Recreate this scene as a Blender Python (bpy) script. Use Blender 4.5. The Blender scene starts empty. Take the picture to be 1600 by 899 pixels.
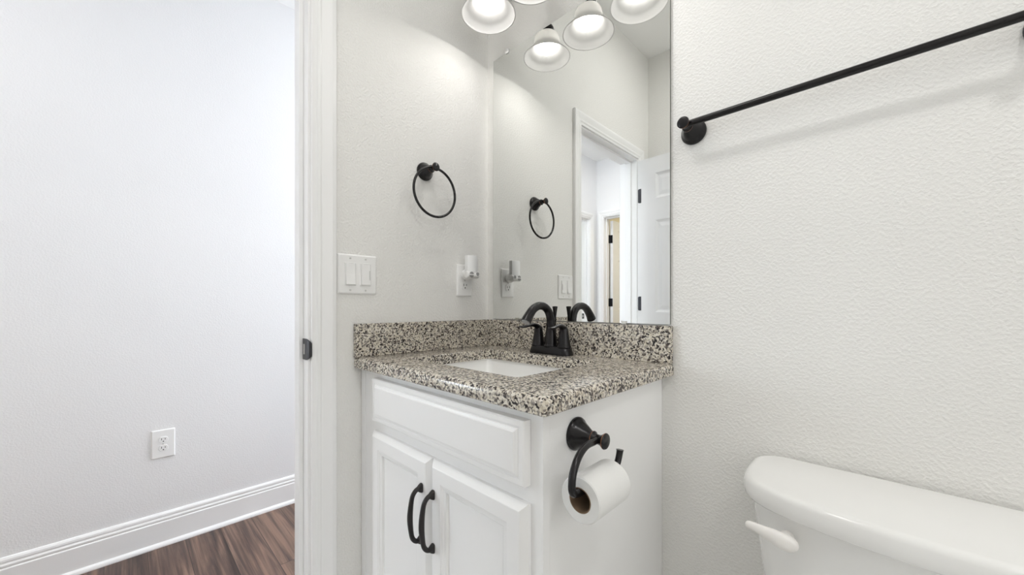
import bpy, bmesh, math, random
from mathutils import Vector, Matrix
PI = math.pi
S = bpy.context.scene
C = S.collection

# ------------------------------------------------------------------ camera, world, lights, exposure
cam_d = bpy.data.cameras.new('camera')
cam = bpy.data.objects.new('camera', cam_d); C.objects.link(cam)
cam.location = (1.1163, -1.0064, 1.07)
cam.rotation_euler = (PI/2, 0, math.radians(44.335))
cam_d.sensor_width = 36.0
cam_d.lens = 596.0/1600.0*36.0
cam_d.shift_y = 29.5/1600.0
cam_d.clip_start = 0.02
S.camera = cam
S.view_settings.view_transform = 'Standard'
S.view_settings.look = 'None'
S.view_settings.gamma = 1.0
S.view_settings.use_curve_mapping = False
S.view_settings.exposure = 0.15
S.cycles.max_bounces = 16
S.cycles.diffuse_bounces = 10
S.cycles.glossy_bounces = 8
S.cycles.transmission_bounces = 8
S.cycles.sample_clamp_indirect = 6.0
S.cycles.caustics_reflective = False
S.cycles.caustics_refractive = False

world = bpy.data.worlds.new('world'); S.world = world
world.use_nodes = True
world.node_tree.nodes['Background'].inputs[0].default_value = (0.8, 0.88, 1.0, 1)
world.node_tree.nodes['Background'].inputs[1].default_value = 0.3

BULB = 5.5           # emission of the three vanity bulbs
SKY_FILL = 11.5           # pane glow of unseen windows added to light hall and cabinet front
BATH_FILL = 1.9       # pane glow of the unseen bathroom window added as fill
DISC = 0.46           # light sent down by each vanity bulb (W)
def area(name, loc, size, power, color, shape='DISK', rot=(0, 0, 0), size_y=None):
    d = bpy.data.lights.new(name, 'AREA')
    d.shape = shape; d.size = size
    if size_y: d.size_y = size_y
    d.energy = power; d.color = color
    o = bpy.data.objects.new(name, d); C.objects.link(o)
    o.location = loc; o.rotation_euler = rot
    return o
area('bath_ceiling_lamp', (1.85, -1.00, 2.655), 0.12, 6.6, (1.0, 0.99, 0.975))
area('bath_entry_fill', (0.60, -0.92, 2.655), 0.34, 2.9, (1.0, 0.985, 0.96))  # added soft fill above the entry, no such lamp in view
area('hall_far_fill', (-0.60, -2.05, 2.655), 0.34, 5.4, (1.0, 0.99, 0.98))  # unseen lamp added to brighten the far hall
area('hall_near_fill', (-0.60, 0.9, 2.655), 0.34, 11.5, (1.0, 0.99, 0.98))  # unseen lamp added to even out the near hall wall
area('bedroom_lamp', (0.2, -3.9, 2.655), 0.34, 26.0, (1.0, 0.93, 0.76))

# ------------------------------------------------------------------ materials
MATS = {}
def new_mat(name):
    m = bpy.data.materials.new(name); m.use_nodes = True
    nt = m.node_tree
    return m, nt, nt.nodes['Principled BSDF']
def simple(name, col, rough=0.5, metal=0.0, spec=None, coat=0.0):
    m, nt, b = new_mat(name)
    b.inputs['Base Color'].default_value = (*col, 1)
    b.inputs['Roughness'].default_value = rough
    b.inputs['Metallic'].default_value = metal
    if spec is not None: b.inputs['Specular IOR Level'].default_value = spec
    if coat: b.inputs['Coat Weight'].default_value = coat; b.inputs['Coat Roughness'].default_value = 0.05
    MATS[name] = m
    return m
def bump(nt, b, scale, dist, strength=1.0, detail=2.0, rough=0.5, lo=None):
    tc = nt.nodes.new('ShaderNodeTexCoord')
    n = nt.nodes.new('ShaderNodeTexNoise'); n.inputs['Scale'].default_value = scale
    n.inputs['Detail'].default_value = detail; n.inputs['Roughness'].default_value = rough
    nt.links.new(tc.outputs['Object'], n.inputs['Vector'])
    out = n.outputs['Fac']
    if lo is not None:
        r = nt.nodes.new('ShaderNodeMapRange'); r.inputs['From Min'].default_value = lo[0]; r.inputs['From Max'].default_value = lo[1]
        r.interpolation_type = 'SMOOTHSTEP'
        nt.links.new(out, r.inputs['Value']); out = r.outputs['Result']
    bp = nt.nodes.new('ShaderNodeBump'); bp.inputs['Distance'].default_value = dist; bp.inputs['Strength'].default_value = strength
    nt.links.new(out, bp.inputs['Height']); nt.links.new(bp.outputs['Normal'], b.inputs['Normal'])
def wall_mat(name, col, scale=150, dist=0.0011):
    m, nt, b = new_mat(name)
    b.inputs['Base Color'].default_value = (*col, 1)
    b.inputs['Roughness'].default_value = 0.62
    b.inputs['Specular IOR Level'].default_value = 0.3
    bump(nt, b, scale, dist, 1.0, 2.0, 0.45, (0.38, 0.68))
    MATS[name] = m
wall_mat('bath_paint', (0.79, 0.785, 0.765), 170, 0.00065)
wall_mat('hall_paint', (0.80, 0.80, 0.805), 170, 0.0002)
wall_mat('bedroom_paint', (0.78, 0.73, 0.58), 150, 0.0006)
simple('ceiling_paint', (0.86, 0.86, 0.85), 0.8)
simple('trim_white', (0.84, 0.84, 0.84), 0.35)
simple('door_white', (0.83, 0.835, 0.84), 0.38)
simple('cabinet_white', (0.86, 0.86, 0.86), 0.36)
simple('plastic_white', (0.84, 0.84, 0.835), 0.32)
simple('porcelain', (0.88, 0.88, 0.87), 0.08, coat=0.3)
simple('toilet_porcelain', (0.85, 0.85, 0.84), 0.12, coat=0.3)
simple('lever_plastic', (0.86, 0.84, 0.82), 0.3)
simple('slot_dark', (0.03, 0.03, 0.03), 0.6)
simple('screw_white', (0.62, 0.62, 0.61), 0.35)
simple('bronze', (0.0115, 0.0105, 0.0115), 0.24, 0.35)
simple('copper_edge', (0.42, 0.20, 0.11), 0.35, 0.9)
simple('matte_black', (0.018, 0.015, 0.015), 0.42, 0.2)
simple('bronze_hinge', (0.03, 0.03, 0.034), 0.35, 0.6)
simple('nickel_clip', (0.55, 0.54, 0.5), 0.3, 0.8)
simple('cardboard', (0.20, 0.135, 0.085), 0.85)
simple('mirror_edge', (0.10, 0.11, 0.10), 0.35, 0.3)
simple('night_light_grey', (0.30, 0.30, 0.30), 0.4)
simple('chrome', (0.7, 0.7, 0.7), 0.12, 1.0)

m, nt, b = new_mat('mirror_glass')
b.inputs['Base Color'].default_value = (0.905, 0.915, 0.90, 1); b.inputs['Metallic'].default_value = 1; b.inputs['Roughness'].default_value = 0.0
MATS['mirror_glass'] = m

m, nt, b = new_mat('tissue')
b.inputs['Base Color'].default_value = (0.77, 0.77, 0.76, 1); b.inputs['Roughness'].default_value = 0.95
b.inputs['Specular IOR Level'].default_value = 0.1
bump(nt, b, 420, 0.0005, 0.7)
MATS['tissue'] = m

# frosted lamp glass: diffuse + translucent + thin gloss
m = bpy.data.materials.new('frosted_glass'); m.use_nodes = True; nt = m.node_tree
nt.nodes.clear()
o = nt.nodes.new('ShaderNodeOutputMaterial')
df = nt.nodes.new('ShaderNodeBsdfDiffuse'); df.inputs[0].default_value = (0.80, 0.80, 0.80, 1)
tr = nt.nodes.new('ShaderNodeBsdfTranslucent'); tr.inputs[0].default_value = (0.84, 0.83, 0.81, 1)
gl = nt.nodes.new('ShaderNodeBsdfGlossy'); gl.inputs['Roughness'].default_value = 0.25
mx = nt.nodes.new('ShaderNodeMixShader'); mx.inputs[0].default_value = 0.42
mx2 = nt.nodes.new('ShaderNodeMixShader'); mx2.inputs[0].default_value = 0.05
nt.links.new(df.outputs[0], mx.inputs[1]); nt.links.new(tr.outputs[0], mx.inputs[2])
nt.links.new(mx.outputs[0], mx2.inputs[1]); nt.links.new(gl.outputs[0], mx2.inputs[2])
nt.links.new(mx2.outputs[0], o.inputs[0])
MATS['frosted_glass'] = m
def emit(name, col, k):
    m, nt, b = new_mat(name)
    b.inputs['Base Color'].default_value = (0.9, 0.9, 0.9, 1)
    b.inputs['Emission Color'].default_value = (*col, 1); b.inputs['Emission Strength'].default_value = k
    MATS[name] = m
emit('bulb_glow', (1.0, 0.97, 0.93), BULB)
emit('lamp_warm', (1.0, 0.985, 0.96), 3.0)
emit('hall_fill_glow', (0.97, 0.98, 1.0), 3.0)  # diffuser glow of the added hall fill fixtures
emit('fill_sky_pane', (0.84, 0.92, 1.0), SKY_FILL)  # glowing pane of the unseen hall and side room windows, added for light
emit('fill_frosted_pane', (0.98, 0.99, 1.0), BATH_FILL)  # glowing pane of the added bathroom fill window

# translucent night light shade
m, nt, b = new_mat('night_shade')
b.inputs['Base Color'].default_value = (0.84, 0.845, 0.85, 1); b.inputs['Roughness'].default_value = 0.35
MATS['night_shade'] = m

# granite
m, nt, b = new_mat('granite')
tc = nt.nodes.new('ShaderNodeTexCoord')
wv = nt.nodes.new('ShaderNodeTexNoise'); wv.inputs['Scale'].default_value = 160; wv.inputs['Detail'].default_value = 2
nt.links.new(tc.outputs['Object'], wv.inputs['Vector'])
sub = nt.nodes.new('ShaderNodeVectorMath'); sub.operation = 'MULTIPLY_ADD'
sub.inputs[1].default_value = (0.006, 0.006, 0.006)
nt.links.new(wv.outputs['Color'], sub.inputs[0]); nt.links.new(tc.outputs['Object'], sub.inputs[2])
vo = nt.nodes.new('ShaderNodeTexVoronoi'); vo.inputs['Scale'].default_value = 250
nt.links.new(sub.outputs[0], vo.inputs['Vector'])
sep = nt.nodes.new('ShaderNodeSeparateColor'); nt.links.new(vo.outputs['Color'], sep.inputs[0])
cl = nt.nodes.new('ShaderNodeTexNoise'); cl.inputs['Scale'].default_value = 55; cl.inputs['Detail'].default_value = 3
nt.links.new(tc.outputs['Object'], cl.inputs['Vector'])
ma = nt.nodes.new('ShaderNodeMath'); ma.operation = 'MULTIPLY_ADD'; ma.inputs[1].default_value = 0.55; ma.inputs[2].default_value = -0.275
nt.links.new(cl.outputs['Fac'], ma.inputs[0])
ad = nt.nodes.new('ShaderNodeMath'); ad.operation = 'ADD'
nt.links.new(sep.outputs[0], ad.inputs[0]); nt.links.new(ma.outputs[0], ad.inputs[1])
cr = nt.nodes.new('ShaderNodeValToRGB'); cr.color_ramp.interpolation = 'CONSTANT'
stops = [(0.0, (0.022, 0.018, 0.019)), (0.15, (0.085, 0.068, 0.060)), (0.27, (0.23, 0.205, 0.185)), (0.37, (0.42, 0.38, 0.33)),
         (0.50, (0.66, 0.615, 0.52)), (0.68, (0.52, 0.465, 0.375)), (0.78, (0.71, 0.67, 0.60)), (0.93, (0.27, 0.25, 0.235))]
els = cr.color_ramp.elements
els[0].position = 0; els[0].color = (*stops[0][1], 1)
els[1].position = stops[1][0]; els[1].color = (*stops[1][1], 1)
for p, c in stops[2:]:
    e = els.new(p); e.color = (*c, 1)
nt.links.new(ad.outputs[0], cr.inputs[0]); nt.links.new(cr.outputs[0], b.inputs['Base Color'])
b.inputs['Roughness'].default_value = 0.16
MATS['granite'] = m

# hall plank floor: boards run along x
m, nt, b = new_mat('plank_floor')
tc = nt.nodes.new('ShaderNodeTexCoord')
br = nt.nodes.new('ShaderNodeTexBrick')
br.inputs['Scale'].default_value = 1.0; br.inputs['Brick Width'].default_value = 0.92; br.inputs['Row Height'].default_value = 0.127
br.inputs['Mortar Size'].default_value = 0.0012; br.inputs['Mortar Smooth'].default_value = 0.2; br.offset = 0.37
br.inputs['Color1'].default_value = (0.0, 0, 0, 1); br.inputs['Color2'].default_value = (1, 1, 1, 1); br.inputs['Mortar'].default_value = (0.5, 0.5, 0.5, 1)
mpb = nt.nodes.new('ShaderNodeMapping'); mpb.inputs['Location'].default_value = (0.33, 0.04, 0)
nt.links.new(tc.outputs['Object'], mpb.inputs['Vector']); nt.links.new(mpb.outputs[0], br.inputs['Vector'])
shift = nt.nodes.new('ShaderNodeVectorMath'); shift.operation = 'MULTIPLY_ADD'; shift.inputs[1].default_value = (3, 7, 5)
nt.links.new(br.outputs['Color'], shift.inputs[0]); nt.links.new(tc.outputs['Object'], shift.inputs[2])
mp = nt.nodes.new('ShaderNodeMapping'); mp.inputs['Scale'].default_value = (1.25, 30, 1)
nt.links.new(shift.outputs[0], mp.inputs['Vector'])
gr = nt.nodes.new('ShaderNodeTexNoise'); gr.inputs['Scale'].default_value = 1.6; gr.inputs['Detail'].default_value = 7; gr.inputs['Roughness'].default_value = 0.62; gr.inputs['Distortion'].default_value = 0.5
nt.links.new(mp.outputs[0], gr.inputs['Vector'])
sepb = nt.nodes.new('ShaderNodeSeparateColor'); nt.links.new(br.outputs['Color'], sepb.inputs[0])
mixv = nt.nodes.new('ShaderNodeMath'); mixv.operation = 'MULTIPLY_ADD'; mixv.inputs[1].default_value = 0.16; mixv.inputs[2].default_value = -0.08
nt.links.new(sepb.outputs[0], mixv.inputs[0])
adv = nt.nodes.new('ShaderNodeMath'); adv.operation = 'ADD'
nt.links.new(gr.outputs['Fac'], adv.inputs[0]); nt.links.new(mixv.outputs[0], adv.inputs[1])
cr = nt.nodes.new('ShaderNodeValToRGB')
els = cr.color_ramp.elements
els[0].position = 0.31; els[0].color = (0.036, 0.022, 0.019, 1)
els[1].position = 0.66; els[1].color = (0.235, 0.148, 0.108, 1)
e = els.new(0.47); e.color = (0.10, 0.060, 0.047, 1)
nt.links.new(adv.outputs[0], cr.inputs[0])
dk = nt.nodes.new('ShaderNodeMix'); dk.data_type = 'RGBA'
nt.links.new(br.outputs['Fac'], dk.inputs[0]); nt.links.new(cr.outputs[0], dk.inputs[6]); dk.inputs[7].default_value = (0.02, 0.012, 0.01, 1)
nt.links.new(dk.outputs[2], b.inputs['Base Color'])
b.inputs['Roughness'].default_value = 0.42
MATS['plank_floor'] = m

# bathroom tile floor (below the frame)
m, nt, b = new_mat('tile_floor')
tc = nt.nodes.new('ShaderNodeTexCoord'); br = nt.nodes.new('ShaderNodeTexBrick'); br.offset = 0
br.inputs['Scale'].default_value = 1.0; br.inputs['Brick Width'].default_value = 0.33; br.inputs['Row Height'].default_value = 0.33; br.inputs['Mortar Size'].default_value = 0.003
br.inputs['Color1'].default_value = (0.74, 0.73, 0.71, 1); br.inputs['Color2'].default_value = (0.78, 0.77, 0.75, 1); br.inputs['Mortar'].default_value = (0.55, 0.54, 0.52, 1)
nt.links.new(tc.outputs['Object'], br.inputs['Vector']); nt.links.new(br.outputs['Color'], b.inputs['Base Color'])
b.inputs['Roughness'].default_value = 0.4
MATS['tile_floor'] = m

# ------------------------------------------------------------------ builders
def world_off(parent):
    v = Vector((0, 0, 0))
    while parent is not None:
        v = v + parent.location; parent = parent.parent
    return v
def obj(name, bm, mats, parent=None, loc=None, smooth=None, bevel=None, seg=2):
    """link bm (given in world coordinates) as one mesh object"""
    bmesh.ops.recalc_face_normals(bm, faces=bm.faces[:])
    me = bpy.data.meshes.new(name)
    off = world_off(parent) if parent is not None else Vector(loc or (0, 0, 0))
    bmesh.ops.translate(bm, verts=bm.verts[:], vec=-off)
    bm.to_mesh(me); bm.free()
    if isinstance(mats, str): mats = [mats]
    for mm in mats: me.materials.append(MATS[mm])
    o = bpy.data.objects.new(name, me); C.objects.link(o)
    if parent is not None: o.parent = parent
    else: o.location = off
    if smooth is not None:
        for p in me.polygons: p.use_smooth = True
        try: me.set_sharp_from_angle(angle=math.radians(smooth))
        except Exception: pass
    if bevel:
        md = o.modifiers.new('bevel', 'BEVEL'); md.width = bevel; md.segments = seg; md.limit_method = 'ANGLE'; md.angle_limit = math.radians(40)
    return o
def tag(o, label, cat, group=None):
    o['label'] = label; o['category'] = cat
    if group: o['group'] = group
    return o
def thing(name, label, cat, loc, group=None):
    o = bpy.data.objects.new(name, None); C.objects.link(o); o.location = loc; o.empty_display_size = 0.05
    return tag(o, label, cat, group)
def struct(name, bm, mats, **k):
    o = obj(name, bm, mats, **k); o['kind'] = 'structure'
    return o
def B(): return bmesh.new()
def box(bm, x0, x1, y0, y1, z0, z1, mi=0):
    vs = [bm.verts.new(p) for p in ((x0,y0,z0),(x1,y0,z0),(x1,y1,z0),(x0,y1,z0),(x0,y0,z1),(x1,y0,z1),(x1,y1,z1),(x0,y1,z1))]
    for q in ((0,3,2,1),(4,5,6,7),(0,1,5,4),(1,2,6,5),(2,3,7,6),(3,0,4,7)):
        f = bm.faces.new([vs[i] for i in q]); f.material_index = mi
    return vs
def bridge(bm, a, b, closed=True, mi=0):
    n = len(a)
    for i in range(n if closed else n-1):
        j = (i+1) % n
        try:
            f = bm.faces.new((a[i], a[j], b[j], b[i])); f.material_index = mi
        except ValueError: pass
def loop(bm, pts): return [bm.verts.new(p) for p in pts]
def cap(bm, l, mi=0, flip=False):
    f = bm.faces.new(l[::-1] if flip else l); f.material_index = mi
def loft(bm, loops, cap0=True, cap1=True, mi=0, mis=None):
    ls = [loop(bm, p) for p in loops]
    for k in range(len(ls)-1): bridge(bm, ls[k], ls[k+1], True, mis[k] if mis else mi)
    if cap0: cap(bm, ls[0], mi, True)
    if cap1: cap(bm, ls[-1], mis[-1] if mis else mi)
    return ls
def frame_from(axis):
    a = Vector(axis).normalized()
    u = a.cross(Vector((0, 0, 1)))
    if u.length < 1e-4: u = Vector((1, 0, 0))
    u.normalize(); v = a.cross(u).normalized()
    return a, u, v
def lathe(bm, o, axis, prof, n=32, mi=0, mis=None, sx=1.0, sy=1.0):
    """prof: (radius, height) pairs; zero radius closes"""
    a, u, v = frame_from(axis); o = Vector(o)
    prev = None
    for k, (r, h) in enumerate(prof):
        c = o + a*h
        if r < 1e-6: cur = [bm.verts.new(c)]
        else: cur = [bm.verts.new(c + u*(r*sx*math.cos(2*PI*i/n)) + v*(r*sy*math.sin(2*PI*i/n))) for i in range(n)]
        m_ = (mis[k-1] if mis else mi)
        if prev is not None:
            if len(prev) == 1 and len(cur) == 1: pass
            elif len(prev) == 1:
                for i in range(n): bm.faces.new((prev[0], cur[i], cur[(i+1) % n])).material_index = m_
            elif len(cur) == 1:
                for i in range(n): bm.faces.new((prev[i], prev[(i+1) % n], cur[0])).material_index = m_
            else: bridge(bm, prev, cur, True, m_)
        prev = cur
def smooth_path(pts, sub=6):
    """Catmull-Rom through pts, each (x,y,z,*extra)"""
    P = [list(p) for p in pts]; out = []
    for i in range(len(P)-1):
        p0 = P[max(i-1, 0)]; p1 = P[i]; p2 = P[i+1]; p3 = P[min(i+2, len(P)-1)]
        for k in range(sub):
            t = k/sub
            out.append([0.5*((2*b_)+(-a_+c_)*t+(2*a_-5*b_+4*c_-d_)*t*t+(-a_+3*b_-3*c_+d_)*t**3) for a_, b_, c_, d_ in zip(p0, p1, p2, p3)])
    out.append(P[-1]); return out
def tube(bm, pts, n=16, closed=False, flat=None, mi=0):
    """pts: (x,y,z,r) ; flat: (reference vector, factor) squashes the section along that vector"""
    P = [Vector(p[:3]) for p in pts]; rs = [p[3] for p in pts]; N = len(P)
    T = []
    for i in range(N):
        if closed: t = P[(i+1) % N]-P[(i-1) % N]
        else: t = P[min(i+1, N-1)]-P[max(i-1, 0)]
        T.append(t.normalized())
    _, u, _v = frame_from(T[0])
    rings = []
    for i in range(N):
        u = (u - T[i]*u.dot(T[i])).normalized(); v = T[i].cross(u).normalized()
        ring = []
        for k in range(n):
            d = u*math.cos(2*PI*k/n) + v*math.sin(2*PI*k/n)
            d = d*rs[i]
            if flat:
                fv = Vector(flat[0]).normalized(); fk = flat[1] if not callable(flat[1]) else flat[1](i/(N-1))
                d = d - fv*d.dot(fv)*(1-fk)
            ring.append(bm.verts.new(P[i]+d))
        rings.append(ring)
    for i in range(N-1): bridge(bm, rings[i], rings[i+1], True, mi)
    if closed:
        # align seam
        best = min(range(n), key=lambda s: sum((rings[-1][k].co-rings[0][(k+s) % n].co).length for k in range(n)))
        bridge(bm, rings[-1], [rings[0][(k+best) % n] for k in range(n)], True, mi)
    else:
        cap(bm, rings[0], mi, True); cap(bm, rings[-1], mi)
def rr(x0, x1, y0, y1, r, n=6):
    """rounded rectangle, counter-clockwise list of (x,y)"""
    out = []
    for cx, cy, a0 in ((x1-r, y1-r, 0), (x0+r, y1-r, PI/2), (x0+r, y0+r, PI), (x1-r, y0+r, 1.5*PI)):
        for k in range(n+1):
            a = a0 + (PI/2)*k/n
            out.append((cx+r*math.cos(a), cy+r*math.sin(a)))
    return out
def rings_rect(bm, x0, x1, z0, z1, y, prof, sgn=-1, close=True, mi=0, base=None):
    """concentric rectangles on a wall-like plane at y; prof = (inset, height) with height along sgn*y"""
    ls = []
    for ins, h in prof:
        yy = y + sgn*h
        ls.append(loop(bm, [(x0+ins, yy, z0+ins), (x1-ins, yy, z0+ins), (x1-ins, yy, z1-ins), (x0+ins, yy, z1-ins)]))
    for k in range(len(ls)-1): bridge(bm, ls[k], ls[k+1], True, mi)
    if close: cap(bm, ls[-1], mi)
    return ls
def wall_with_hole(bm, axis, a0, a1, t0, t1, z0, z1, holes):
    """a wall slab along `axis` ('x' or 'y') with rectangular door holes (from,to,top) from the floor"""
    hs = sorted(holes); cur = a0
    def bx(p, q, zz0, zz1):
        if q-p < 1e-5 or zz1-zz0 < 1e-5: return
        if axis == 'y': box(bm, t0, t1, p, q, zz0, zz1)
        else: box(bm, p, q, t0, t1, zz0, zz1)
    for f, t, top in hs:
        bx(cur, f, z0, z1); bx(f, t, top, z1); cur = t
    bx(cur, a1, z0, z1)
def extrude_profile(bm, prof, p0, p1, out, up=(0, 0, 1)):
    """prof (d,h): d along out, h along up; swept from p0 to p1"""
    p0, p1, out, up = map(Vector, (p0, p1, out, up))
    a = loop(bm, [p0+out*d+up*h for d, h in prof]); b_ = loop(bm, [p1+out*d+up*h for d, h in prof])
    bridge(bm, a, b_); cap(bm, a, 0, True); cap(bm, b_)

# ------------------------------------------------------------------ the setting
ZC = 2.70
HX = -1.2045         # face of the hall wall
YR = -1.434          # rear wall of the bathroom
XR = 2.55
WT = -0.114
YE = -2.749          # end wall of the hall
D0, D1, DZ = -1.275, -0.654, 1.992     # clear bathroom doorway
bm = B(); wall_with_hole(bm, 'y', -2.749, 2.2, WT, 0, 0, ZC, [(D0-0.019, D1+0.019, DZ+0.019)])
# paint the bathroom side and the hall side with their own paint
for f in bm.faces:
    if f.calc_center_median().x < WT+0.001: f.material_index = 1
struct('wall_left', bm, ['bath_paint', 'hall_paint'])
bm = B(); box(bm, 0, XR, 0, 0.114, 0, ZC); struct('wall_back', bm, 'bath_paint')
bm = B(); box(bm, 0, XR, YR-0.114, YR, 0, ZC); struct('wall_rear', bm, 'bath_paint')
bm = B(); WR = (-1.15, -.25, 1.0, 2.05)      # opening for an unseen frosted window added as fill at the bath end
box(bm, XR, XR+0.114, YR-0.114, WR[0], 0, ZC); box(bm, XR, XR+0.114, WR[1], 0.114, 0, ZC); box(bm, XR, XR+0.114, WR[0], WR[1], 0, WR[2]); box(bm, XR, XR+0.114, WR[0], WR[1], WR[3], ZC)
struct('wall_right', bm, 'bath_paint')
HD0, HD1, HDZ = -2.597, -1.835, 2.02    # doorway in the hall wall
bm = B(); wall_with_hole(bm, 'y', YE-0.114, 2.2, HX-0.114, HX, 0, ZC, [(HD0-0.019, HD1+0.019, HDZ+0.019)])
struct('wall_hall', bm, 'hall_paint')
ED0, ED1, EDZ = -1.112, -0.35, 2.055    # doorway in the end wall
bm = B(); wall_with_hole(bm, 'x', HX, WT, YE-0.114, YE, 0, ZC, [(ED0-0.019, ED1+0.019, EDZ+0.019)])
struct('wall_hall_end', bm, 'hall_paint')
bm = B(); box(bm, HX, -1.06, 2.2, 2.3, 0, ZC); box(bm, -.26, WT, 2.2, 2.3, 0, ZC); box(bm, -1.06, -.26, 2.2, 2.3, 0, .5); box(bm, -1.06, -.26, 2.2, 2.3, 2.2, ZC)
struct('wall_hall_near', bm, 'hall_paint')
bm = B()
box(bm, -1.25, 1.6, -5.3, -5.2, 0, ZC); box(bm, -1.35, -1.25, -5.3, YE-0.114, 0, ZC); box(bm, 1.6, 1.7, -5.3, YE-0.114, 0, ZC)
box(bm, WT, 1.6, YE-0.114, YE-0.014, 0, ZC)
struct('wall_bedroom', bm, 'bedroom_paint')
# side room off the hall, with an unseen window added in its far wall for daylight
WY0, WY1, WZ0, WZ1 = -4.65, -3.15, .55, 2.15
bm = B()
box(bm, -3.0, -2.9, -5.0, WY0, 0, ZC); box(bm, -3.0, -2.9, WY1, -1.3, 0, ZC); box(bm, -3.0, -2.9, WY0, WY1, 0, WZ0); box(bm, -3.0, -2.9, WY0, WY1, WZ1, ZC)
box(bm, -2.9, HX-0.114, -1.4, -1.3, 0, ZC); box(bm, -3.0, -1.35, -5.1, -5.0, 0, ZC)
struct('wall_side_room', bm, 'hall_paint')
def window(name, axis, a0, a1, z0, z1, t0, t1, pane='fill_sky_pane'):  # builds the unseen windows added to bring in light
    def bx(bm, p, q, s0, s1, zz0, zz1):
        if axis == 'y': box(bm, s0, s1, p, q, zz0, zz1)
        else: box(bm, p, q, s0, s1, zz0, zz1)
    bm = B()
    bx(bm, a0, a0+.05, t0, t1, z0, z1); bx(bm, a1-.05, a1, t0, t1, z0, z1); bx(bm, a0+.05, a1-.05, t0, t1, z0, z0+.05); bx(bm, a0+.05, a1-.05, t0, t1, z1-.05, z1)
    zm = (z0+z1)/2; bx(bm, a0+.05, a1-.05, t0+.02, t1-.02, zm-.02, zm+.02)
    w = struct(name, bm, 'trim_white')
    bm = B(); tm = (t0+t1)/2; bx(bm, a0+.05, a1-.05, tm-.004, tm+.004, z0+.05, z1-.05)
    obj('fill_pane', bm, pane, w)
window('fill_window_1', 'y', WY0, WY1, WZ0, WZ1, -2.985, -2.915)  # added out of view to send bluish daylight onto the cabinet front
bm = B(); box(bm, -0.06, XR+0.1, YR-0.1, 0.11, -0.06, 0); struct('floor', bm, 'tile_floor')
bm = B(); box(bm, -3.0, -0.06, -2.75, 2.3, -0.06, 0); box(bm, -3.0, 1.7, -5.3, -2.75, -0.06, 0); struct('floor_hall', bm, 'plank_floor')
bm = B(); box(bm, -3.1, XR+0.2, -5.4, 2.4, ZC, ZC+0.06); struct('ceiling', bm, 'ceiling_paint')

window('fill_window_3', 'y', WR[0], WR[1], WR[2], WR[3], XR+.02, XR+.09, 'fill_frosted_pane')  # added out of view as soft fill towards the left wall
window('fill_window_2', 'x', -1.06, -.26, .5, 2.2, 2.215, 2.285)  # added out of view to even the light along the hall

# baseboards
BB = [(0, 0), (.027, 0), (.027, .006), (.024, .013), (.017, .018), (.0145, .0185), (.0145, .1045), (.0125, .1075), (.0105, .109), (.0125, .113), (.0125, .119), (.0095, .123), (.0085, .127), (.0105, .130), (.0095, .138), (.005, .1445), (0, .146)]
bm = B(); extrude_profile(bm, BB, (HX, HD1+0.09, 0), (HX, 2.2, 0), (1, 0, 0)); struct('baseboard_hall', bm, 'trim_white')
bm = B(); extrude_profile(bm, BB, (0.76, 0, 0), (XR, 0, 0), (0, -1, 0)); struct('baseboard_back', bm, 'trim_white')
bm = B(); extrude_profile(bm, BB, (WT, D1+0.08, 0), (WT, 2.2, 0), (-1, 0, 0)); struct('baseboard_left', bm, 'trim_white')

# door trim: casing swept round the opening, jamb and stop
CAS = [(0, 0), (0, .0075), (.002, .0095), (.012, .0105), (.0155, .0135), (.021, .0145), (.025, .0125), (.028, .0125), (.045, .0165), (.052, .0178), (.0625, .0165), (.0645, .014), (.0645, 0)]
def casing(bm, a0, a1, zt, plane, out, axis):
    """a0<a1 along axis; plane coordinate of the wall face; out = +1/-1 direction"""
    def P(a, z, h): return (plane+out*h, a, z) if axis == 'y' else (a, plane+out*h, z)
    ls = []
    for w, h in CAS:
        ls.append(loop(bm, [P(a0-w, 0, h), P(a0-w, zt+w, h), P(a1+w, zt+w, h), P(a1+w, 0, h)]))
    for k in range(len(ls)-1): bridge(bm, ls[k], ls[k+1], False)
    bridge(bm, ls[-1], ls[0], False)
    bm.faces.new([l[0] for l in ls]); bm.faces.new([l[-1] for l in ls][::-1])
def jamb(bm, a0, a1, zt, t0, t1, axis, stop):
    """lining of an opening; stop=(s0,s1) along the thickness"""
    def bx(p, q, s0, s1, z0, z1):
        if axis == 'y': box(bm, s0, s1, p, q, z0, z1)
        else: box(bm, p, q, s0, s1, z0, z1)
    bx(a0-.018, a0, t0, t1, 0, zt); bx(a1, a1+.018, t0, t1, 0, zt); bx(a0-.018, a1+.018, t0, t1, zt, zt+.018)
    s0, s1 = stop
    bx(a0, a0+.011, s0, s1, 0, zt-.011); bx(a1-.011, a1, s0, s1, 0, zt-.011); bx(a0, a1, s0, s1, zt-.011, zt)
bm = B(); casing(bm, D0-.006, D1+.006, DZ+.006, 0, 1, 'y'); casing(bm, D0-.006, D1+.006, DZ+.006, WT, -1, 'y')
jamb(bm, D0, D1, DZ, WT, 0, 'y', (-.073, -.037))
t1 = struct('trim_1', bm, 'trim_white', bevel=0.0012)
bm = B(); casing(bm, HD0-.006, HD1+.006, HDZ+.006, HX, 1, 'y'); jamb(bm, HD0, HD1, HDZ, HX-.114, HX, 'y', (HX-.06, HX-.03))
t2 = struct('trim_2', bm, 'trim_white')
bm = B(); casing(bm, ED0-.006, ED1+.006, EDZ+.006, YE, 1, 'x'); jamb(bm, ED0, ED1, EDZ, YE-.114, YE, 'x', (YE-.077, YE-.041))
t3 = struct('trim_3', bm, 'trim_white')
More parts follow.
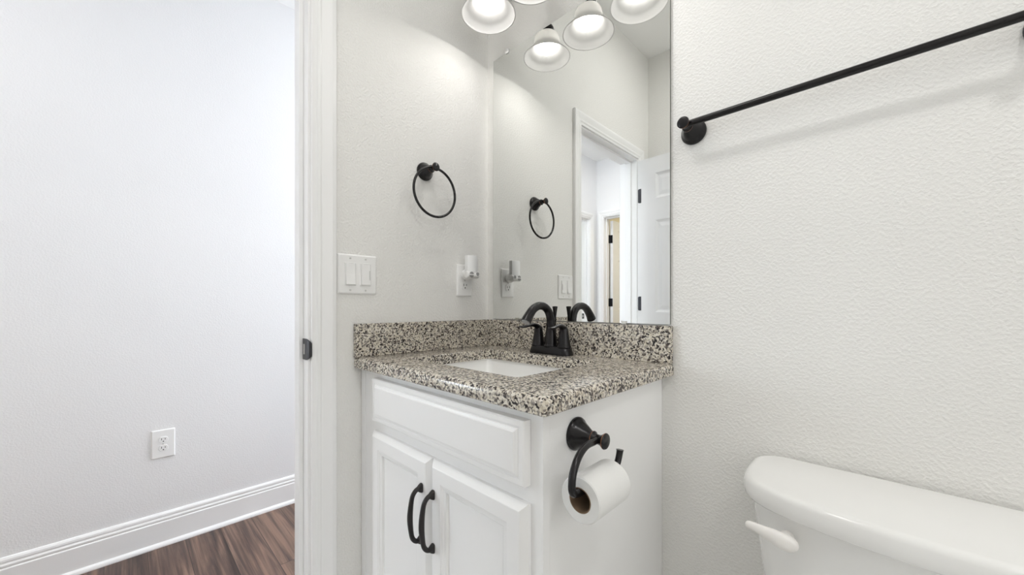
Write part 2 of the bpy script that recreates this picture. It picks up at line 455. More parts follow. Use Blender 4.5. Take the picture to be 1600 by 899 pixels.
# strike plate with curved lip on the near jamb
def strike(parent, y, sg, x0, x1, zc, hgt=.057):
    bm = B()
    a = []; b_ = []
    for i in range(9):
        t = i/8; x = x0+(x1-x0)*t
        bend = 0 if t < .6 else ((t-.6)/.4)**2*.006
        hh = hgt/2*(1 if t < .55 else 1-((t-.55)/.45)**2*.38)
        for lst, dy in ((a, .0005), (b_, .0030)):
            yy = y + sg*(dy-bend)
            lst.append((loop(bm, [(x, yy, zc-hh), (x, yy, zc+hh)])))
    for i in range(8):
        bm.faces.new((a[i][0], a[i+1][0], a[i+1][1], a[i][1])); bm.faces.new((b_[i][0], b_[i][1], b_[i+1][1], b_[i+1][0]))
        bm.faces.new((a[i][0], b_[i][0], b_[i+1][0], a[i+1][0])); bm.faces.new((a[i][1], a[i+1][1], b_[i+1][1], b_[i][1]))
    bm.faces.new((a[0][0], a[0][1], b_[0][1], b_[0][0])); bm.faces.new((a[8][0], b_[8][0], b_[8][1], a[8][1]))
    o = obj('strike_plate', bm, 'bronze_hinge', parent)
    bm = B(); box(bm, x0+.008, x0+.017, min(y+sg*.0028, y+sg*.0034), max(y+sg*.0028, y+sg*.0034), zc-.014, zc+.014)
    obj('latch_slot', bm, 'nickel_clip', o)
strike(t1, D1, -1, -.034, .0155, .953)
strike(t2, HD0, 1, HX-.114+.02, HX-.05, .962)

# six-panel doors, built in local coords (u along width, v up, t thickness), mapped to the world
def panel_door(W, H, T, M):
    bm = B()
    st = .112*W/.61 if W < .7 else .118
    mid = (W-2*st-.09)/2
    us = [0, st, st+mid, st+mid+.09, W-st, W]
    vs = [0, .235, .86, 1.023, 1.585, 1.719, H-.10, H]
    for side in (0, 1):
        t = 0 if side == 0 else T; sg = 1 if side == 0 else -1
        for i in range(5):
            for j in range(7):
                u0, u1, v0, v1 = us[i], us[i+1], vs[j], vs[j+1]
                if i in (1, 3) and j in (1, 3, 5):
                    prev = loop(bm, [(u0, t, v0), (u1, t, v0), (u1, t, v1), (u0, t, v1)])
                    for ins, d in ((.006, .004), (.013, .0075), (.018, .008), (.040, .003)):
                        cur = loop(bm, [(u0+ins, t+sg*d, v0+ins), (u1-ins, t+sg*d, v0+ins), (u1-ins, t+sg*d, v1-ins), (u0+ins, t+sg*d, v1-ins)])
                        bridge(bm, prev, cur); prev = cur
                    cap(bm, prev)
                else:
                    bm.faces.new(loop(bm, [(u0, t, v0), (u1, t, v0), (u1, t, v1), (u0, t, v1)]))
    for a, b_ in (((0, 0), (W, 0)), ((W, 0), (W, H)), ((W, H), (0, H)), ((0, H), (0, 0))):
        bm.faces.new(loop(bm, [(a[0], 0, a[1]), (b_[0], 0, b_[1]), (b_[0], T, b_[1]), (a[0], T, a[1])]))
    bmesh.ops.remove_doubles(bm, verts=bm.verts[:], dist=1e-5)
    bmesh.ops.transform(bm, matrix=M, verts=bm.verts[:])
    return bm
def lever_knob(parent, p, out):
    bm = B()
    lathe(bm, p, out, [(0, 0), (.032, 0), (.032, .004), (.028, .008), (.012, .012), (.011, .03), (.018, .036), (.026, .046), (.027, .054), (.022, .062), (0, .066)], 28)
    obj('door_knob', bm, 'bronze_hinge', parent, smooth=40)
# bathroom door: swung 90 degrees into the bathroom along the rear wall
yd = D0-.004
M = Matrix.Translation((.004, yd, .012)) @ Matrix(((1, 0, 0, 0), (0, -1, 0, 0), (0, 0, 1, 0), (0, 0, 0, 1)))
d1 = struct('door_1', panel_door(.610, 1.973, .035, M), 'door_white', loc=(.004, yd, 0))
for zc in (1.762, 1.088, .30):
    bm = B()
    pts = [(.026, zc+.044), (.014, zc+.044)] + [(.014-.008*math.sin(a), zc+.036+.008*math.cos(a)) for a in [PI/2*i/5 for i in range(6)]] + [(.014-.008*math.cos(a), zc-.036-.008*math.sin(a)) for a in [PI/2*i/5 for i in range(6)]] + [(.014, zc-.044), (.026, zc-.044)]
    pts = [p for i, p in enumerate(pts) if i == 0 or (abs(p[0]-pts[i-1][0])+abs(p[1]-pts[i-1][1])) > 1e-5]
    loft(bm, [[(x, yd+.0003, z) for x, z in pts], [(x, yd+.0025, z) for x, z in pts]])
    obj('hinge', bm, 'bronze_hinge', d1)
lever_knob(d1, (.55, yd, .94), (0, 1, 0))
# bedroom door: open 90 degrees into the bedroom, seen through the doorway at the end of the hall
ye = YE-.118
M = Matrix.Translation((ED0+.040, ye-.006, .012)) @ Matrix(((0, -1, 0, 0), (-1, 0, 0, 0), (0, 0, 1, 0), (0, 0, 0, 1)))
d2 = struct('door_2', panel_door(.75, 2.025, .035, M), 'door_white', loc=(ED0+.005, ye, 0))
for zc in (1.83, 1.115, .30):
    bm = B(); box(bm, ED0+.0005, ED0+.003, YE-.113, YE-.079, zc-.045, zc+.045)
    lathe(bm, (ED0+.006, ye-.001, zc-.046), (0, 0, 1), [(0, 0), (.006, 0), (.006, .092), (0, .092)], 12)
    box(bm, ED0+.006, ED0+.036, ye-.0055, ye-.003, zc-.045, zc+.045)
    obj('hinge', bm, 'bronze_hinge', d2)

# ceiling lamp fixtures, some of them unseen and added for fill light
def ceiling_lamp(x, y, r, mat, label):
    t = thing('ceiling_light', label, 'ceiling light', (x, y, ZC))
    bm = B(); lathe(bm, (x, y, ZC), (0, 0, -1), [(0, 0), (r+.02, 0), (r+.02, .022), (r+.012, .03), (r, .03), (r, .012), (0, .012)], 40)
    obj('trim_ring', bm, 'plastic_white', t, smooth=35)
    bm = B(); lathe(bm, (x, y, ZC), (0, 0, -1), [(0, .013), (r-.002, .013), (r-.002, .026), (r*.8, .032), (0, .036)], 40)
    obj('diffuser', bm, mat, t, smooth=60)
ceiling_lamp(1.85, -1.0, .085, 'lamp_warm', 'round white ceiling light above the far end of the bathroom')
ceiling_lamp(.60, -.92, .17, 'lamp_warm', 'added unseen round ceiling light filling the bathroom entry')
ceiling_lamp(-.60, -2.05, .17, 'hall_fill_glow', 'added unseen round ceiling light filling the far hall')
ceiling_lamp(-.60, .9, .17, 'hall_fill_glow', 'added unseen round ceiling light filling the near hall')
ceiling_lamp(.2, -3.9, .17, 'lamp_warm', 'round ceiling light in the warm-lit room past the hall end')

# ------------------------------------------------------------------ vanity cabinet
CY, CX, CT = -.506, .701, .889           # front plane, right side plane, top
FL = .029
van = thing('vanity_cabinet', 'white bathroom vanity cabinet under the speckled granite countertop', 'cabinet', (.36, -.25, 0))
bm = B()
box(bm, FL, FL+.018, -.488, -.004, .10, CT); box(bm, CX-.018, CX, -.488, -.066, .10, CT)      # sides
box(bm, FL+.018, CX-.018, -.488, -.004, .10, .118); box(bm, FL+.018, CX-.018, -.016, -.004, .118, CT)
box(bm, FL, CX, -.438, -.42, 0, .10); box(bm, FL, FL+.018, -.42, -.004, 0, .10); box(bm, CX-.018, CX, -.42, -.066, 0, .10)
obj('carcass', bm, 'cabinet_white', van, bevel=.0008)
bm = B()                                   # face frame with openings
box(bm, FL, .135, CY, -.488, .10, CT); box(bm, .655, CX, CY, -.488, .10, CT)
box(bm, .135, .655, CY, -.488, .85, CT); box(bm, .135, .655, CY, -.488, .715, .775); box(bm, .135, .655, CY, -.488, .10, .15)
bmesh.ops.remove_doubles(bm, verts=bm.verts[:], dist=1e-5)
obj('face_frame', bm, 'cabinet_white', van)
bm = B(); box(bm, .002, FL-.0015, CY-.001, -.48, 0, CT)
obj('filler_strip', bm, 'cabinet_white', van, bevel=.0015)
bm = B(); box(bm, CX-.018, CX-.0085, -.0655, -.001, 0, CT-.001); box(bm, CX-.0085, CX-.0045, -.062, -.040, 0, CT-.001)
obj('scribe_strip', bm, 'cabinet_white', van, bevel=.001)
bm = B()                                   # false drawer front: stepped raised slab
rings_rect(bm, .105, .6735, .757, .872, CY, [(0, .0005), (0, .0165), (.0025, .0185), (.011, .0185), (.0125, .0165), (.015, .0165), (.0165, .0195), (.021, .0205), (.0225, .0225), (.026, .0225)])
cap(bm, loop(bm, [(.105, CY-.0005, .757), (.6735, CY-.0005, .757), (.6735, CY-.0005, .872), (.105, CY-.0005, .872)]))
obj('drawer_front', bm, 'cabinet_white', van)
DP = [(0, .0005), (0, .0075), (.0015, .009), (.0115, .0185), (.013, .019), (.042, .019), (.0435, .0175), (.048, .0165), (.0495, .0145), (.056, .0135), (.0575, .009), (.059, .0075), (.0605, .0075), (.062, .009), (.066, .0095)]
hz0, hz1 = .536, .654
for x0, x1, hx, lab in ((.097, .3825, .3565, 'left'), (.3865, .6745, .4035, 'right')):
    bm = B(); rings_rect(bm, x0, x1, .125, .7255, CY, DP)
    cap(bm, loop(bm, [(x0, CY-.0005, .125), (x1, CY-.0005, .125), (x1, CY-.0005, .7255), (x0, CY-.0005, .7255)]))
    dr = obj('cabinet_door', bm, 'cabinet_white', van)
    # arched pull: two flared feet joined by a bowed bar
    yf = CY-.019
    bm = B()
    path = [(hx, yf-.003, hz1, .0062), (hx, yf-.014, hz1-.001, .0052), (hx, yf-.023, hz1-.010, .0052), (hx, yf-.0275, hz1-.026, .0055),
            (hx, yf-.0305, (hz0+hz1)/2, .0064), (hx, yf-.0275, hz0+.026, .0055), (hx, yf-.023, hz0+.010, .0052), (hx, yf-.014, hz0+.001, .0052), (hx, yf-.003, hz0, .0062)]
    tube(bm, smooth_path(path, 6), 14)
    for hz in (hz0, hz1):
        ls = []
        for k, (hw, hh, d) in enumerate(((.0055, .0105, .0), (.0058, .011, .002), (.005, .009, .006), (.0042, .0055, .011))):
            ls.append([(x, yf-d, z) for x, z in rr(hx-hw, hx+hw, hz-hh, hz+hh, min(hw, hh)*.75, 4)])
        loft(bm, ls)
    obj('pull_handle', bm, 'matte_black', dr, smooth=45)

# ------------------------------------------------------------------ countertop, splashes, sink
ZT, ZB = .921, .890
def slab(bm, x0, x1, y0, y1, hole, hr):
    def ring(ins, z, r=.006): return [(x, y, z) for x, y in rr(x0+ins, x1-ins, y0+ins, y1, max(r-ins*.4, .0015), 5)]
    prof = [(.002, ZB), (0, ZB+.002), (0, ZT-.011), (.0008, ZT-.007), (.003, ZT-.0035), (.0065, ZT-.001), (.011, ZT)]
    ls = [loop(bm, ring(i, z)) for i, z in prof]
    for k in range(len(ls)-1): bridge(bm, ls[k], ls[k+1])
    hp = rr(*hole, hr, 8)
    g = .0015
    ht = loop(bm, [(x, y, ZT) for x, y in rr(hole[0]-g, hole[1]+g, hole[2]-g, hole[3]+g, hr+g, 8)])
    h2 = loop(bm, [(x, y, ZT-g) for x, y in hp]); h3 = loop(bm, [(x, y, ZB) for x, y in hp])
    bridge(bm, ht, h2); bridge(bm, h2, h3)
    for outer, inner in ((ls[-1], ht), (ls[0], h3)):
        es = []
        for l in (outer, inner):
            for i in range(len(l)):
                e = bm.edges.get((l[i], l[(i+1) % len(l)])) or bm.edges.new((l[i], l[(i+1) % len(l)]))
                es.append(e)
        bmesh.ops.triangle_fill(bm, use_beauty=True, use_dissolve=False, edges=es)
SK = (.138, .566, -.428, -.116)
bm = B(); slab(bm, .0, .7245, -.530, -.001, SK, .014)
ct = obj('countertop', bm, 'granite', None, (.36, -.26, ZB), smooth=35)
tag(ct, 'polished tan and black speckled granite countertop with a rectangular sink cutout', 'countertop')
def splash(x0, x1, y0, y1):
    bm = B(); box(bm, x0, x1, y0, y1, ZT, 1.019)
    return bm
o = obj('backsplash', splash(.0215, .722, -.0215, -.0015), 'granite', None, (.37, -.01, ZT), bevel=.0015)
tag(o, 'speckled granite backsplash strip behind the faucet, below the mirror', 'backsplash')
o = obj('side_splash', splash(.0015, .0212, -.531, -.0015), 'granite', None, (.01, -.26, ZT), bevel=.0015)
tag(o, 'speckled granite side splash strip along the wall below switch and outlet', 'backsplash')

snk = thing('sink', 'white rectangular undermount sink set in the granite countertop', 'sink', (.352, -.272, ZB-.15))
bm = B()
def sr(g, z, r): return [(x, y, z) for x, y in rr(SK[0]-g, SK[1]+g, SK[2]-g, SK[3]+g, r, 8)]
z = ZB-.0005
loft(bm, [sr(.026, z, .045), sr(.006, z, .020), sr(.005, z-.006, .020), sr(.002, z-.03, .022), sr(-.006, z-.095, .032), sr(-.016, z-.118, .05), sr(-.034, z-.130, .05), sr(-.09, z-.134, .04), sr(-.13, z-.135, .02)], False, True)
loft(bm, [sr(.026, z, .045), sr(.026, z-.012, .045), sr(.016, z-.03, .045), sr(.006, z-.10, .055), sr(-.012, z-.138, .06), sr(-.05, z-.147, .06)], False, True)
bmesh.ops.remove_doubles(bm, verts=bm.verts[:], dist=1e-5)
obj('basin', bm, 'porcelain', snk, smooth=50)
bm = B(); lathe(bm, (.352, -.26, z-.1345), (0, 0, 1), [(0, 0), (.028, 0), (.028, .002), (.022, .003), (.018, .001), (0, .0015)], 28)
obj('drain', bm, 'bronze', snk, smooth=40)

# ------------------------------------------------------------------ faucet
FX, FY = .366, -.064
fau = thing('faucet', 'dark bronze two-handle arched faucet at the back of the countertop', 'faucet', (FX, FY, ZT))
bm = B()
def fr(g, z): return [(x, y, z) for x, y in rr(FX-.078+g, FX+.078-g, FY-.0255+g*.7, FY+.0255-g*.7, .022, 8)]
loft(bm, [fr(0, ZT+.0003), fr(0, ZT+.006), fr(.002, ZT+.012), fr(.004, ZT+.020), fr(.0075, ZT+.0245), fr(.013, ZT+.026)])
obj('base_plate', bm, 'bronze', fau, smooth=45)
bm = B()
z0 = ZT+.025
sp = [(FX, FY, z0, .0215), (FX, FY, z0+.012, .0205), (FX, FY, z0+.035, .0175), (FX, FY, z0+.060, .0145), (FX, FY-.002, z0+.085, .0130),
      (FX, FY-.012, z0+.108, .0125), (FX, FY-.032, z0+.1225, .0122), (FX, FY-.057, z0+.1255, .0122), (FX, FY-.083, z0+.116, .0128), (FX, FY-.104, z0+.096, .0140), (FX, FY-.117, z0+.078, .0158)]
tube(bm, smooth_path(sp, 6), 24)
lathe(bm, (FX, FY, ZT+.024), (0, 0, 1), [(.0235, 0), (.0235, .003), (.0215, .006), (.0205, .008)], 28)
spo = obj('spout', bm, 'bronze', fau, smooth=50)
bm = B(); lathe(bm, (FX, FY-.1172, z0+.0778), (0, -.55, -.835), [(0, -.001), (.0135, -.001), (.0125, .0015), (0, .001)], 24)
obj('aerator', bm, 'night_light_grey', spo, smooth=40)
for s in (-1, 1):
    hx = FX+s*.0508
    bm = B()
    lathe(bm, (hx, FY, ZT+.024), (0, 0, 1), [(.0225, 0), (.0225, .003), (.0205, .006), (.0195, .012), (.0165, .030), (.0140, .048), (.0125, .056), (.0105, .061), (.006, .064), (0, .065)], 28)
    lv = [(hx, FY+.006, z0+.048, .0108), (hx, FY-.004, z0+.058, .0108), (hx+s*.001, FY-.020, z0+.0645, .0098), (hx+s*.003, FY-.040, z0+.064, .0088), (hx+s*.006, FY-.060, z0+.0605, .0092), (hx+s*.008, FY-.076, z0+.0605, .0075), (hx+s*.0085, FY-.081, z0+.061, .0040)]
    tube(bm, smooth_path(lv, 5), 16, flat=((0, 0, 1), lambda t: .95-.5*min(1, t*1.6)))
    obj('handle', bm, 'bronze', fau, smooth=50)
bm = B()
lathe(bm, (FX, FY+.021, ZT+.02), (0, 0, 1), [(.0042, 0), (.0042, .098), (.0052, .104), (.0058, .110), (.0070, .118), (.0085, .126), (.008, .129), (0, .130)], 16)
obj('lift_rod', bm, 'bronze', fau, smooth=40)

# ------------------------------------------------------------------ mirror
MY = -.006
bm = B(); box(bm, .039, .7155, MY, -.0012, 1.0225, 2.013)
for f in bm.faces:
    if abs(f.normal.y) < .5 or f.calc_center_median().y > MY+.001: f.material_index = 1
bm.normal_update()
for f in bm.faces: f.material_index = 0 if f.calc_center_median().y < MY+.0001 else 1
mi = obj('wall_mirror', bm, ['mirror_glass', 'mirror_edge'], None, (.377, -.001, 1.0225))
tag(mi, 'large frameless rectangular mirror on the wall above the vanity', 'mirror')
for cxp, zz, s in ((.115, 2.013, 1), (.56, 2.013, 1), (.165, 1.0225, -1), (.585, 1.0225, -1)):
    bm = B(); z0_, z1_ = (zz-.004, zz+.0055) if s > 0 else (zz-.0028, zz+.006)
    box(bm, cxp-.008, cxp+.008, MY-.0025, MY-.0006, z0_, z1_)
    if s > 0: lathe(bm, (cxp, -.0005, zz+.010), (0, -1, 0), [(.0, 0), (.006, 0), (.006, .006), (.004, .0085), (0, .0085)], 14)
    obj('mirror_clip', bm, 'nickel_clip' if s < 0 else 'plastic_white', mi)

# ------------------------------------------------------------------ vanity light
VX = (.179, .367, .556); VY = -.158; VZ = 2.034
vl = thing('vanity_light', 'three-light vanity fixture with white frosted bell shades above the mirror', 'wall light', (.367, 0, 2.24))
bm = B()
ls = []
for g, d in ((0, .0008), (0, .014), (.006, .02), (.014, .024)):
    ls.append([(x, -d, z) for x, z in rr(.125+g, .61-g, 2.195+g, 2.305-g, .02, 5)])
loft(bm, ls); obj('back_plate', bm, 'bronze', vl, smooth=45)
for x in VX:
    bm = B()
    tube(bm, smooth_path([(x, -.02, 2.25, .008), (x, -.07, 2.262, .008), (x, -.125, 2.255, .008), (x, -.152, 2.225, .008), (x, VY, 2.185, .008)], 6), 14)
    lathe(bm, (x, VY, VZ+.0925), (0, 0, 1), [(0, .0), (.026, .0), (.030, .004), (.030, .014), (.024, .026), (.016, .034), (.012, .05), (0, .05)], 28)
    obj('lamp_arm', bm, 'bronze', vl, smooth=45)
    outer = [(.024, .100), (.033, .0975), (.0415, .091), (.0468, .081), (.0490, .069), (.0498, .057), (.0530, .046), (.0610, .034), (.0735, .019), (.0850, .007), (.0895, .0015), (.0900, .0)]
    outer = [(r, h*.93) for r, h in outer]
    inner = [(r-.0032, h-.0012 if h > .09 else h+.0003) for r, h in outer[::-1]]
    inner[0] = (.0868, .0004)
    bm = B(); lathe(bm, (x, VY, VZ), (0, 0, 1), outer+inner, 48)
    sh = obj('lamp_shade', bm, 'frosted_glass', vl, smooth=60)
    bm = B(); lathe(bm, (x, VY, VZ+.022), (0, 0, 1), [(0, 0), (.010, .002), (.019, .008), (.0255, .018), (.0275, .028), (.0265, .038), (.021, .052), (.0155, .066), (.0145, .090), (0, .090)], 28)
    obj('light_bulb', bm, 'bulb_glow', sh, smooth=60)
    area('bulb_lamp', (x, VY, VZ+.0205), .034, DISC, (1.0, 0.97, 0.93))

# ------------------------------------------------------------------ towel ring, towel bar, paper holder (one family)
def rosette(bm, o, axis, k=1.0, n=36, hmax=None):
    prof = [(0, .0005), (.030, .0005), (.0305, .004), (.029, .0075), (.0262, .010), (.0235, .015), (.0185, .024), (.0135, .033), (.0108, .0385), (.0105, .0395), (.0125, .041), (.0127, .0425), (.0122, .044), (.0095, .046), (.0085, .049), (.0085, .056), (.0095, .060), (.0122, .0645), (.0138, .067), (.0140, .0685), (.0130, .0705), (.0105, .0715), (0, .072)]
    mis = [0]*len(prof)
    for q in (10, 11, 19): mis[q-1] = 1
    lathe(bm, o, axis, [(r*k, h*(hmax/.072 if hmax else 1)) for r, h in prof], n, mis=mis)
tr_ = thing('towel_ring', 'dark bronze towel ring on the wall above the switch and outlet', 'towel ring', (0, -.289, 1.527))
bm = B(); rosette(bm, (0, -.289, 1.526), (1, 0, 0)); obj('post', bm, ['bronze', 'copper_edge'], tr_, smooth=50)
bm = B(); cy, cz, R_ = -.2815, 1.4475, .0805
tube(bm, [(.053, cy+R_*math.cos(2*PI*i/72), cz+R_*math.sin(2*PI*i/72), .0042) for i in range(72)], 12, True)
obj('ring', bm, 'bronze', tr_, smooth=60)
tb = thing('towel_bar', 'long dark bronze towel bar on the right wall above the toilet', 'towel bar', (1.04, 0, 1.507))
for x in (.7735, 1.3035):
    bm = B(); rosette(bm, (x, 0, 1.507), (0, -1, 0), 1.0, 36, .079); obj('bracket', bm, ['bronze', 'copper_edge'], tb, smooth=50)
bm = B(); tube(bm, [(.7735, -.058, 1.5075, .0076), (1.3035, -.058, 1.5075, .0076)], 20); obj('bar', bm, 'bronze', tb, smooth=50)

ph = thing('paper_holder', 'dark bronze toilet paper holder on the right side of the vanity', 'toilet paper holder', (CX, -.410, .831))
bm = B(); rosette(bm, (CX, -.410, .8315), (1, 0, 0), 1.02, 36, .066); obj('post', bm, ['bronze', 'copper_edge'], ph, smooth=50)
AX, AZ = .7655, .7705
bm = B()
arm = [(.749, -.412, .8315, .0062), (.752, -.430, .8325, .0062), (.756, -.460, .834, .0062), (.7605, -.488, .825, .0062), (.764, -.507, .807, .0062), (.7655, -.513, .790, .0062), (AX, -.511, .777, .0061), (AX, -.500, AZ+.001, .0060), (AX, -.480, AZ, .0060),
       (AX, -.420, AZ, .0060), (AX, -.390, AZ+.001, .0060), (AX, -.376, AZ+.007, .0060), (AX, -.367, AZ+.018, .0060), (AX, -.362, AZ+.030, .0062), (AX, -.361, AZ+.034, .0070)]
tube(bm, smooth_path(arm, 6), 16); obj('arm', bm, 'bronze', ph, smooth=50)

RC = (.7655, -.491, .7575); RR_, RK = .0375, .0205
rl = thing('toilet_paper_roll', 'partly used white toilet paper roll hanging on the bronze holder', 'toilet paper', (RC[0], RC[1]+.05, RC[2]-RR_))
bm = B(); lathe(bm, RC, (0, 1, 0), [(RK, .0), (RR_-.002, 0), (RR_, .002), (RR_, .098), (RR_-.002, .100), (RK, .100), (RK, 0)], 56)
bmesh.ops.remove_doubles(bm, verts=bm.verts[:], dist=1e-6)
obj('paper', bm, 'tissue', rl, smooth=40)
bm = B(); lathe(bm, RC, (0, 1, 0), [(RK-.0001, -.0005), (RK-.0001, .1005), (RK-.0015, .1005), (RK-.0015, -.0005), (RK-.0001, -.0005)], 40)
bmesh.ops.remove_doubles(bm, verts=bm.verts[:], dist=1e-6)
obj('cardboard_core', bm, 'cardboard', rl, smooth=40)

# ------------------------------------------------------------------ outlets, switch, night light (all on walls facing +x)
def plate(bm, x, y0, y1, z0, z1, t=.006):
    loft(bm, [[(x+d, y, z) for y, z in rr(y0+g, y1-g, z0+g, z1-g, .004, 4)] for g, d in ((0, .0006), (0, .0022), (.002, .0045), (.0045, t))])
def duplex(parent, x, yc, zc, k=1.0):
    for s in (1, -1):
        zz = zc+s*.0195*k
        bm = B()
        pts = []
        for i in range(40):
            a = 2*PI*i/40; yy = .0172*k*math.cos(a); z_ = max(-.0135*k, min(.0135*k, .0172*k*math.sin(a)))
            pts.append((yy, z_))
        loft(bm, [[(x+d, yc+y*g, zz+z_*g) for y, z_ in pts] for d, g in ((.005, 1), (.0074, 1), (.008, .96))])
        r = obj('receptacle', bm, 'plastic_white', parent, smooth=40)
        bm = B()
        for sy, hh in ((-.0063, .0045), (.0063, .0036)):
            box(bm, x+.0076, x+.0083, yc+sy*k-.0011*k, yc+sy*k+.0011*k, zz+.003*k-hh*k, zz+.003*k+hh*k)
        pts = [(.0025*k*math.cos(a), -.0078*k+max(-.0022*k, .0028*k*math.sin(a))) for a in [2*PI*i/16 for i in range(16)]]
        loft(bm, [[(x+d, yc+y, zz+z_) for y, z_ in pts] for d in (.0076, .0083)])
        obj('slots', bm, 'slot_dark', r)
    bm = B(); lathe(bm, (x+.005, yc, zc), (1, 0, 0), [(0, 0), (.0032, 0), (.0032, .0015), (.002, .0024), (0, .0026)], 14)
    obj('screw', bm, 'screw_white', parent, smooth=40)
hy, hz = -.8755, .4535
ho = thing('wall_outlet', 'white electrical outlet low on the hall wall above the baseboard', 'outlet', (HX, hy, hz))
bm = B(); plate(bm, HX, hy-.0405, hy+.0405, hz-.0635, hz+.0635); obj('cover_plate', bm, 'plastic_white', ho)
duplex(ho, HX, hy, hz, .95)
oy, oz = -.1195, 1.1655
bo = thing('wall_outlet', 'white electrical outlet above the side splash, night light plugged in', 'outlet', (0, oy, oz))
bm = B(); plate(bm, 0, oy-.0355, oy+.0355, oz-.0590, oz+.0590); obj('cover_plate', bm, 'plastic_white', bo)
duplex(bo, 0, oy, oz)
# night light
nl = thing('night_light', 'small white plug-in night light in the outlet beside the mirror', 'night light', (.008, oy, 1.187))
nz = 1.187
bm = B(); lathe(bm, (.0086, oy, nz), (1, 0, 0), [(0, 0), (.0185, 0), (.0195, .003), (.0195, .014), (.0175, .020), (.013, .023), (0, .024)], 32)
obj('plug_body', bm, 'plastic_white', nl, smooth=45)
bm = B(); lathe(bm, (.046, oy-.026, nz-.003), (0, 1, 0), [(0, 0), (.0115, 0), (.0135, .002), (.0135, .050), (.0115, .052), (0, .052)], 28, sx=1.05, sy=.95)
obj('swivel_head', bm, 'plastic_white', nl, smooth=45)
bm = B(); lathe(bm, (.0585, oy+.016, nz), (1, .0, .05), [(0, 0), (.0065, 0), (.0065, .0025), (.0045, .003), (.0040, .0018), (0, .0018)], 20); obj('light_sensor', bm, 'night_light_grey', nl, smooth=40)
bm = B(); lathe(bm, (.0570, oy-.011, nz-.003), (1, 0, 0), [(0, 0), (.0095, 0), (.0105, .0022), (.0085, .0030), (0, .0030)], 24); obj('sensor_recess', bm, 'night_light_grey', nl, smooth=40)
bm = B()
lo = []
for z_, g in ((nz+.006, 0), (nz+.02, .0), (nz+.064, 0), (nz+.067, .0008)):
    pts = []
    for i in range(13):
        t = -1+2*i/12; pts.append((.046+.012*(1-t*t*.55)-g, oy+t*(.0235-g)))
    for i in range(13):
        t = 1-2*i/12; pts.append((.046+.012*(1-t*t*.55)-.0165+g, oy+t*(.0235-g)))
    lo.append([(x, y, z_) for x, y in pts])
loft(bm, lo); obj('light_shade', bm, 'night_shade', nl, smooth=40)

sy0, sy1, sz0, sz1 = -.578, -.4605, 1.1055, 1.2225
sw = thing('light_switch', 'white double light switch plate on the wall beside the door casing', 'light switch', (0, -.519, 1.164))
bm = B(); plate(bm, 0, sy0, sy1, sz0, sz1); obj('cover_plate', bm, 'plastic_white', sw)
szc = (sz0+sz1)/2
for k, yc in enumerate((-.5420, -.4965)):
    bm = B(); loft(bm, [[(d, y, z_) for y, z_ in rr(yc-.0168+g, yc+.0168-g, szc-.0338+g, szc+.0338-g, .0015, 3)] for g, d in ((0, .0052), (0, .0068), (.0008, .0074), (.0018, .0074), (.0022, .0062))])
    fr_ = obj('switch_frame', bm, 'plastic_white', sw)
    bm = B()
    y0, y1 = yc-.0138, yc+.0138
    tilt = .0052 if k == 0 else .0030
    prof = [(szc-.0305, .0060), (szc-.0305, .0085+tilt), (szc, .0095), (szc+.0305, .0080), (szc+.0305, .0060)]
    a = loop(bm, [(d, y0, z_) for z_, d in prof]); b_ = loop(bm, [(d, y1, z_) for z_, d in prof])
    bridge(bm, a, b_); cap(bm, a, 0, True); cap(bm, b_)
    obj('rocker_switch', bm, 'plastic_white', sw, bevel=.0008)
    if k == 1:
        bm = B(); box(bm, .0100, .0116, yc+.0098, yc+.0122, szc-.016, szc+.012); obj('dimmer_slider', bm, 'screw_white', sw)
    for zz in (szc-.0465, szc+.0465):
        bm = B(); lathe(bm, (.0055, yc, zz), (1, 0, 0), [(0, 0), (.0030, 0), (.0030, .0012), (.002, .002), (0, .0021)], 14); obj('screw', bm, 'screw_white', sw, smooth=40)

# ------------------------------------------------------------------ toilet
TX, HW, TD = 1.170, .257, .2415
toi = thing('toilet', 'white toilet against the back wall to the right of the vanity', 'toilet', (TX, -.30, 0))
def tplan(hw, D, z, yb=-.008, cx=TX, k=.15):
    """plan of tank and lid: straight back, bowed front with round corners"""
    gs = [.0, .12, .25, .36, .45, .53, .60, .66, .715, .765, .81, .85, .885, .915, .94, .96, .977, .99, 1.0]
    L = []
    for g in gs:
        st = g**(1/(2*k)); s_ = math.sqrt(max(0, 1-st*st))
        L.append((s_, g))
    pts = [(cx-hw*s_, yb-(D+yb)*g) for s_, g in L] + [(cx+hw*s_, yb-(D+yb)*g) for s_, g in L[-2::-1]]
    # soften the two back corners
    r = .052
    keep = [0] + [i for i in range(len(pts)) if gs[min(i, len(pts)-1-i)] > .26] + [len(pts)-1]
    pts = [pts[i] for i in keep]
    out = []
    def corner(c, a, b_):
        c, a, b_ = Vector(c), Vector(a), Vector(b_)
        d1_, d2_ = (a-c).normalized(), (b_-c).normalized()
        res = []
        for i in range(9):
            t = i/8; p = (c+d1_*r)*(1-t)**2 + c*2*t*(1-t) + (c+d2_*r)*t*t
            res.append((p.x, p.y))
        return res
    out += corner(pts[0], pts[-1], pts[1]); out += [p for p in pts[1:-1] if True]; out += corner(pts[-1], pts[-2], pts[0])
    return [(x, y, z) for x, y in out]
bm = B()
zt = .7475
loft(bm, [tplan(HW-.010, TD-.010, zt-.0400), tplan(HW-.004, TD-.004, zt-.0385), tplan(HW-.001, TD-.001, zt-.034), tplan(HW, TD, zt-.022), tplan(HW-.0006, TD-.0006, zt-.0105, -.0083), tplan(HW-.0022, TD-.0022, zt-.0058, -.009), tplan(HW-.0050, TD-.0050, zt-.0026, -.010), tplan(HW-.0090, TD-.0090, zt-.0008, -.013), tplan(HW-.014, TD-.014, zt, -.017)])
obj('tank_lid', bm, 'toilet_porcelain', toi, smooth=60)
bm = B()
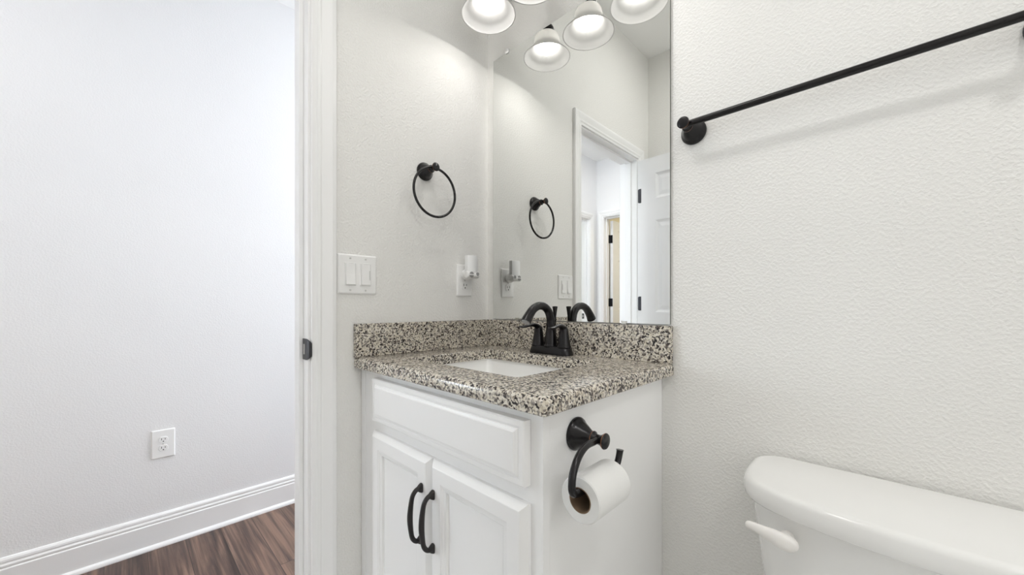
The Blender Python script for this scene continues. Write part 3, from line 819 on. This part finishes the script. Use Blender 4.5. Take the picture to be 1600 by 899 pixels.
loft(bm, [tplan(.190, .185, .385, -.03), tplan(.200, .196, .395, -.024), tplan(.212, .203, .46, -.02), tplan(.229, .211, .58, -.02), tplan(.243, .219, .700, -.018), tplan(.244, .2195, .7065, -.018)])
obj('tank', bm, 'toilet_porcelain', toi, smooth=60)
# trip lever: wide pivot end tapering to a round tip that points to the tank's left edge
bm = B()
yl = -.2265
lv = [(1.0030, yl+.0150, .6690, .0050), (1.0025, yl+.0110, .6690, .0115), (1.0000, yl+.0040, .6705, .0140), (.9930, yl-.0010, .6735, .0145), (.9820, yl-.0035, .6775, .0130), (.9700, yl-.0050, .6805, .0105), (.9580, yl-.0050, .6825, .0084), (.9480, yl-.0040, .6835, .0072), (.9420, yl-.0035, .6835, .0060), (.9395, yl-.003, .6835, .0030)]
tube(bm, smooth_path(lv, 6), 20, flat=((.12, 1, 0), lambda t: .42+.38*t))
lathe(bm, (.996, -.2085, .673), (0, -1, 0), [(0, -.004), (.0105, -.004), (.0105, .012), (0, .012)], 20)
obj('flush_lever', bm, 'lever_plastic', toi, smooth=60)
# bowl, seat and lid (below and beyond the frame)
def oval(z, a, b0, b1, yc):
    """egg outline: half width a, back length b0, front length b1"""
    return [(TX+a*math.cos(t), yc+(b0 if math.sin(t) > 0 else b1)*math.sin(t), z) for t in [2*PI*i/40 for i in range(40)]]
bm = B()
loft(bm, [oval(.0, .115, .16, .20, -.38), oval(.02, .112, .155, .19, -.38), oval(.14, .100, .14, .17, -.39), oval(.24, .120, .15, .21, -.42), oval(.33, .165, .19, .26, -.44), oval(.385, .182, .215, .285, -.445), oval(.395, .180, .213, .283, -.445)])
box(bm, TX-.13, TX+.13, -.30, -.03, .33, .385)
obj('bowl', bm, 'toilet_porcelain', toi, smooth=50)
bm = B(); loft(bm, [oval(.396, .186, .20, .292, -.445), oval(.404, .190, .204, .296, -.445), oval(.414, .186, .20, .292, -.445)]); st_ = obj('seat', bm, 'plastic_white', toi, smooth=50)
bm = B(); loft(bm, [oval(.415, .184, .198, .290, -.445), oval(.425, .188, .202, .294, -.445), oval(.437, .180, .195, .286, -.445), oval(.441, .12, .13, .22, -.445)]); obj('seat_cover', bm, 'plastic_white', toi, smooth=50)
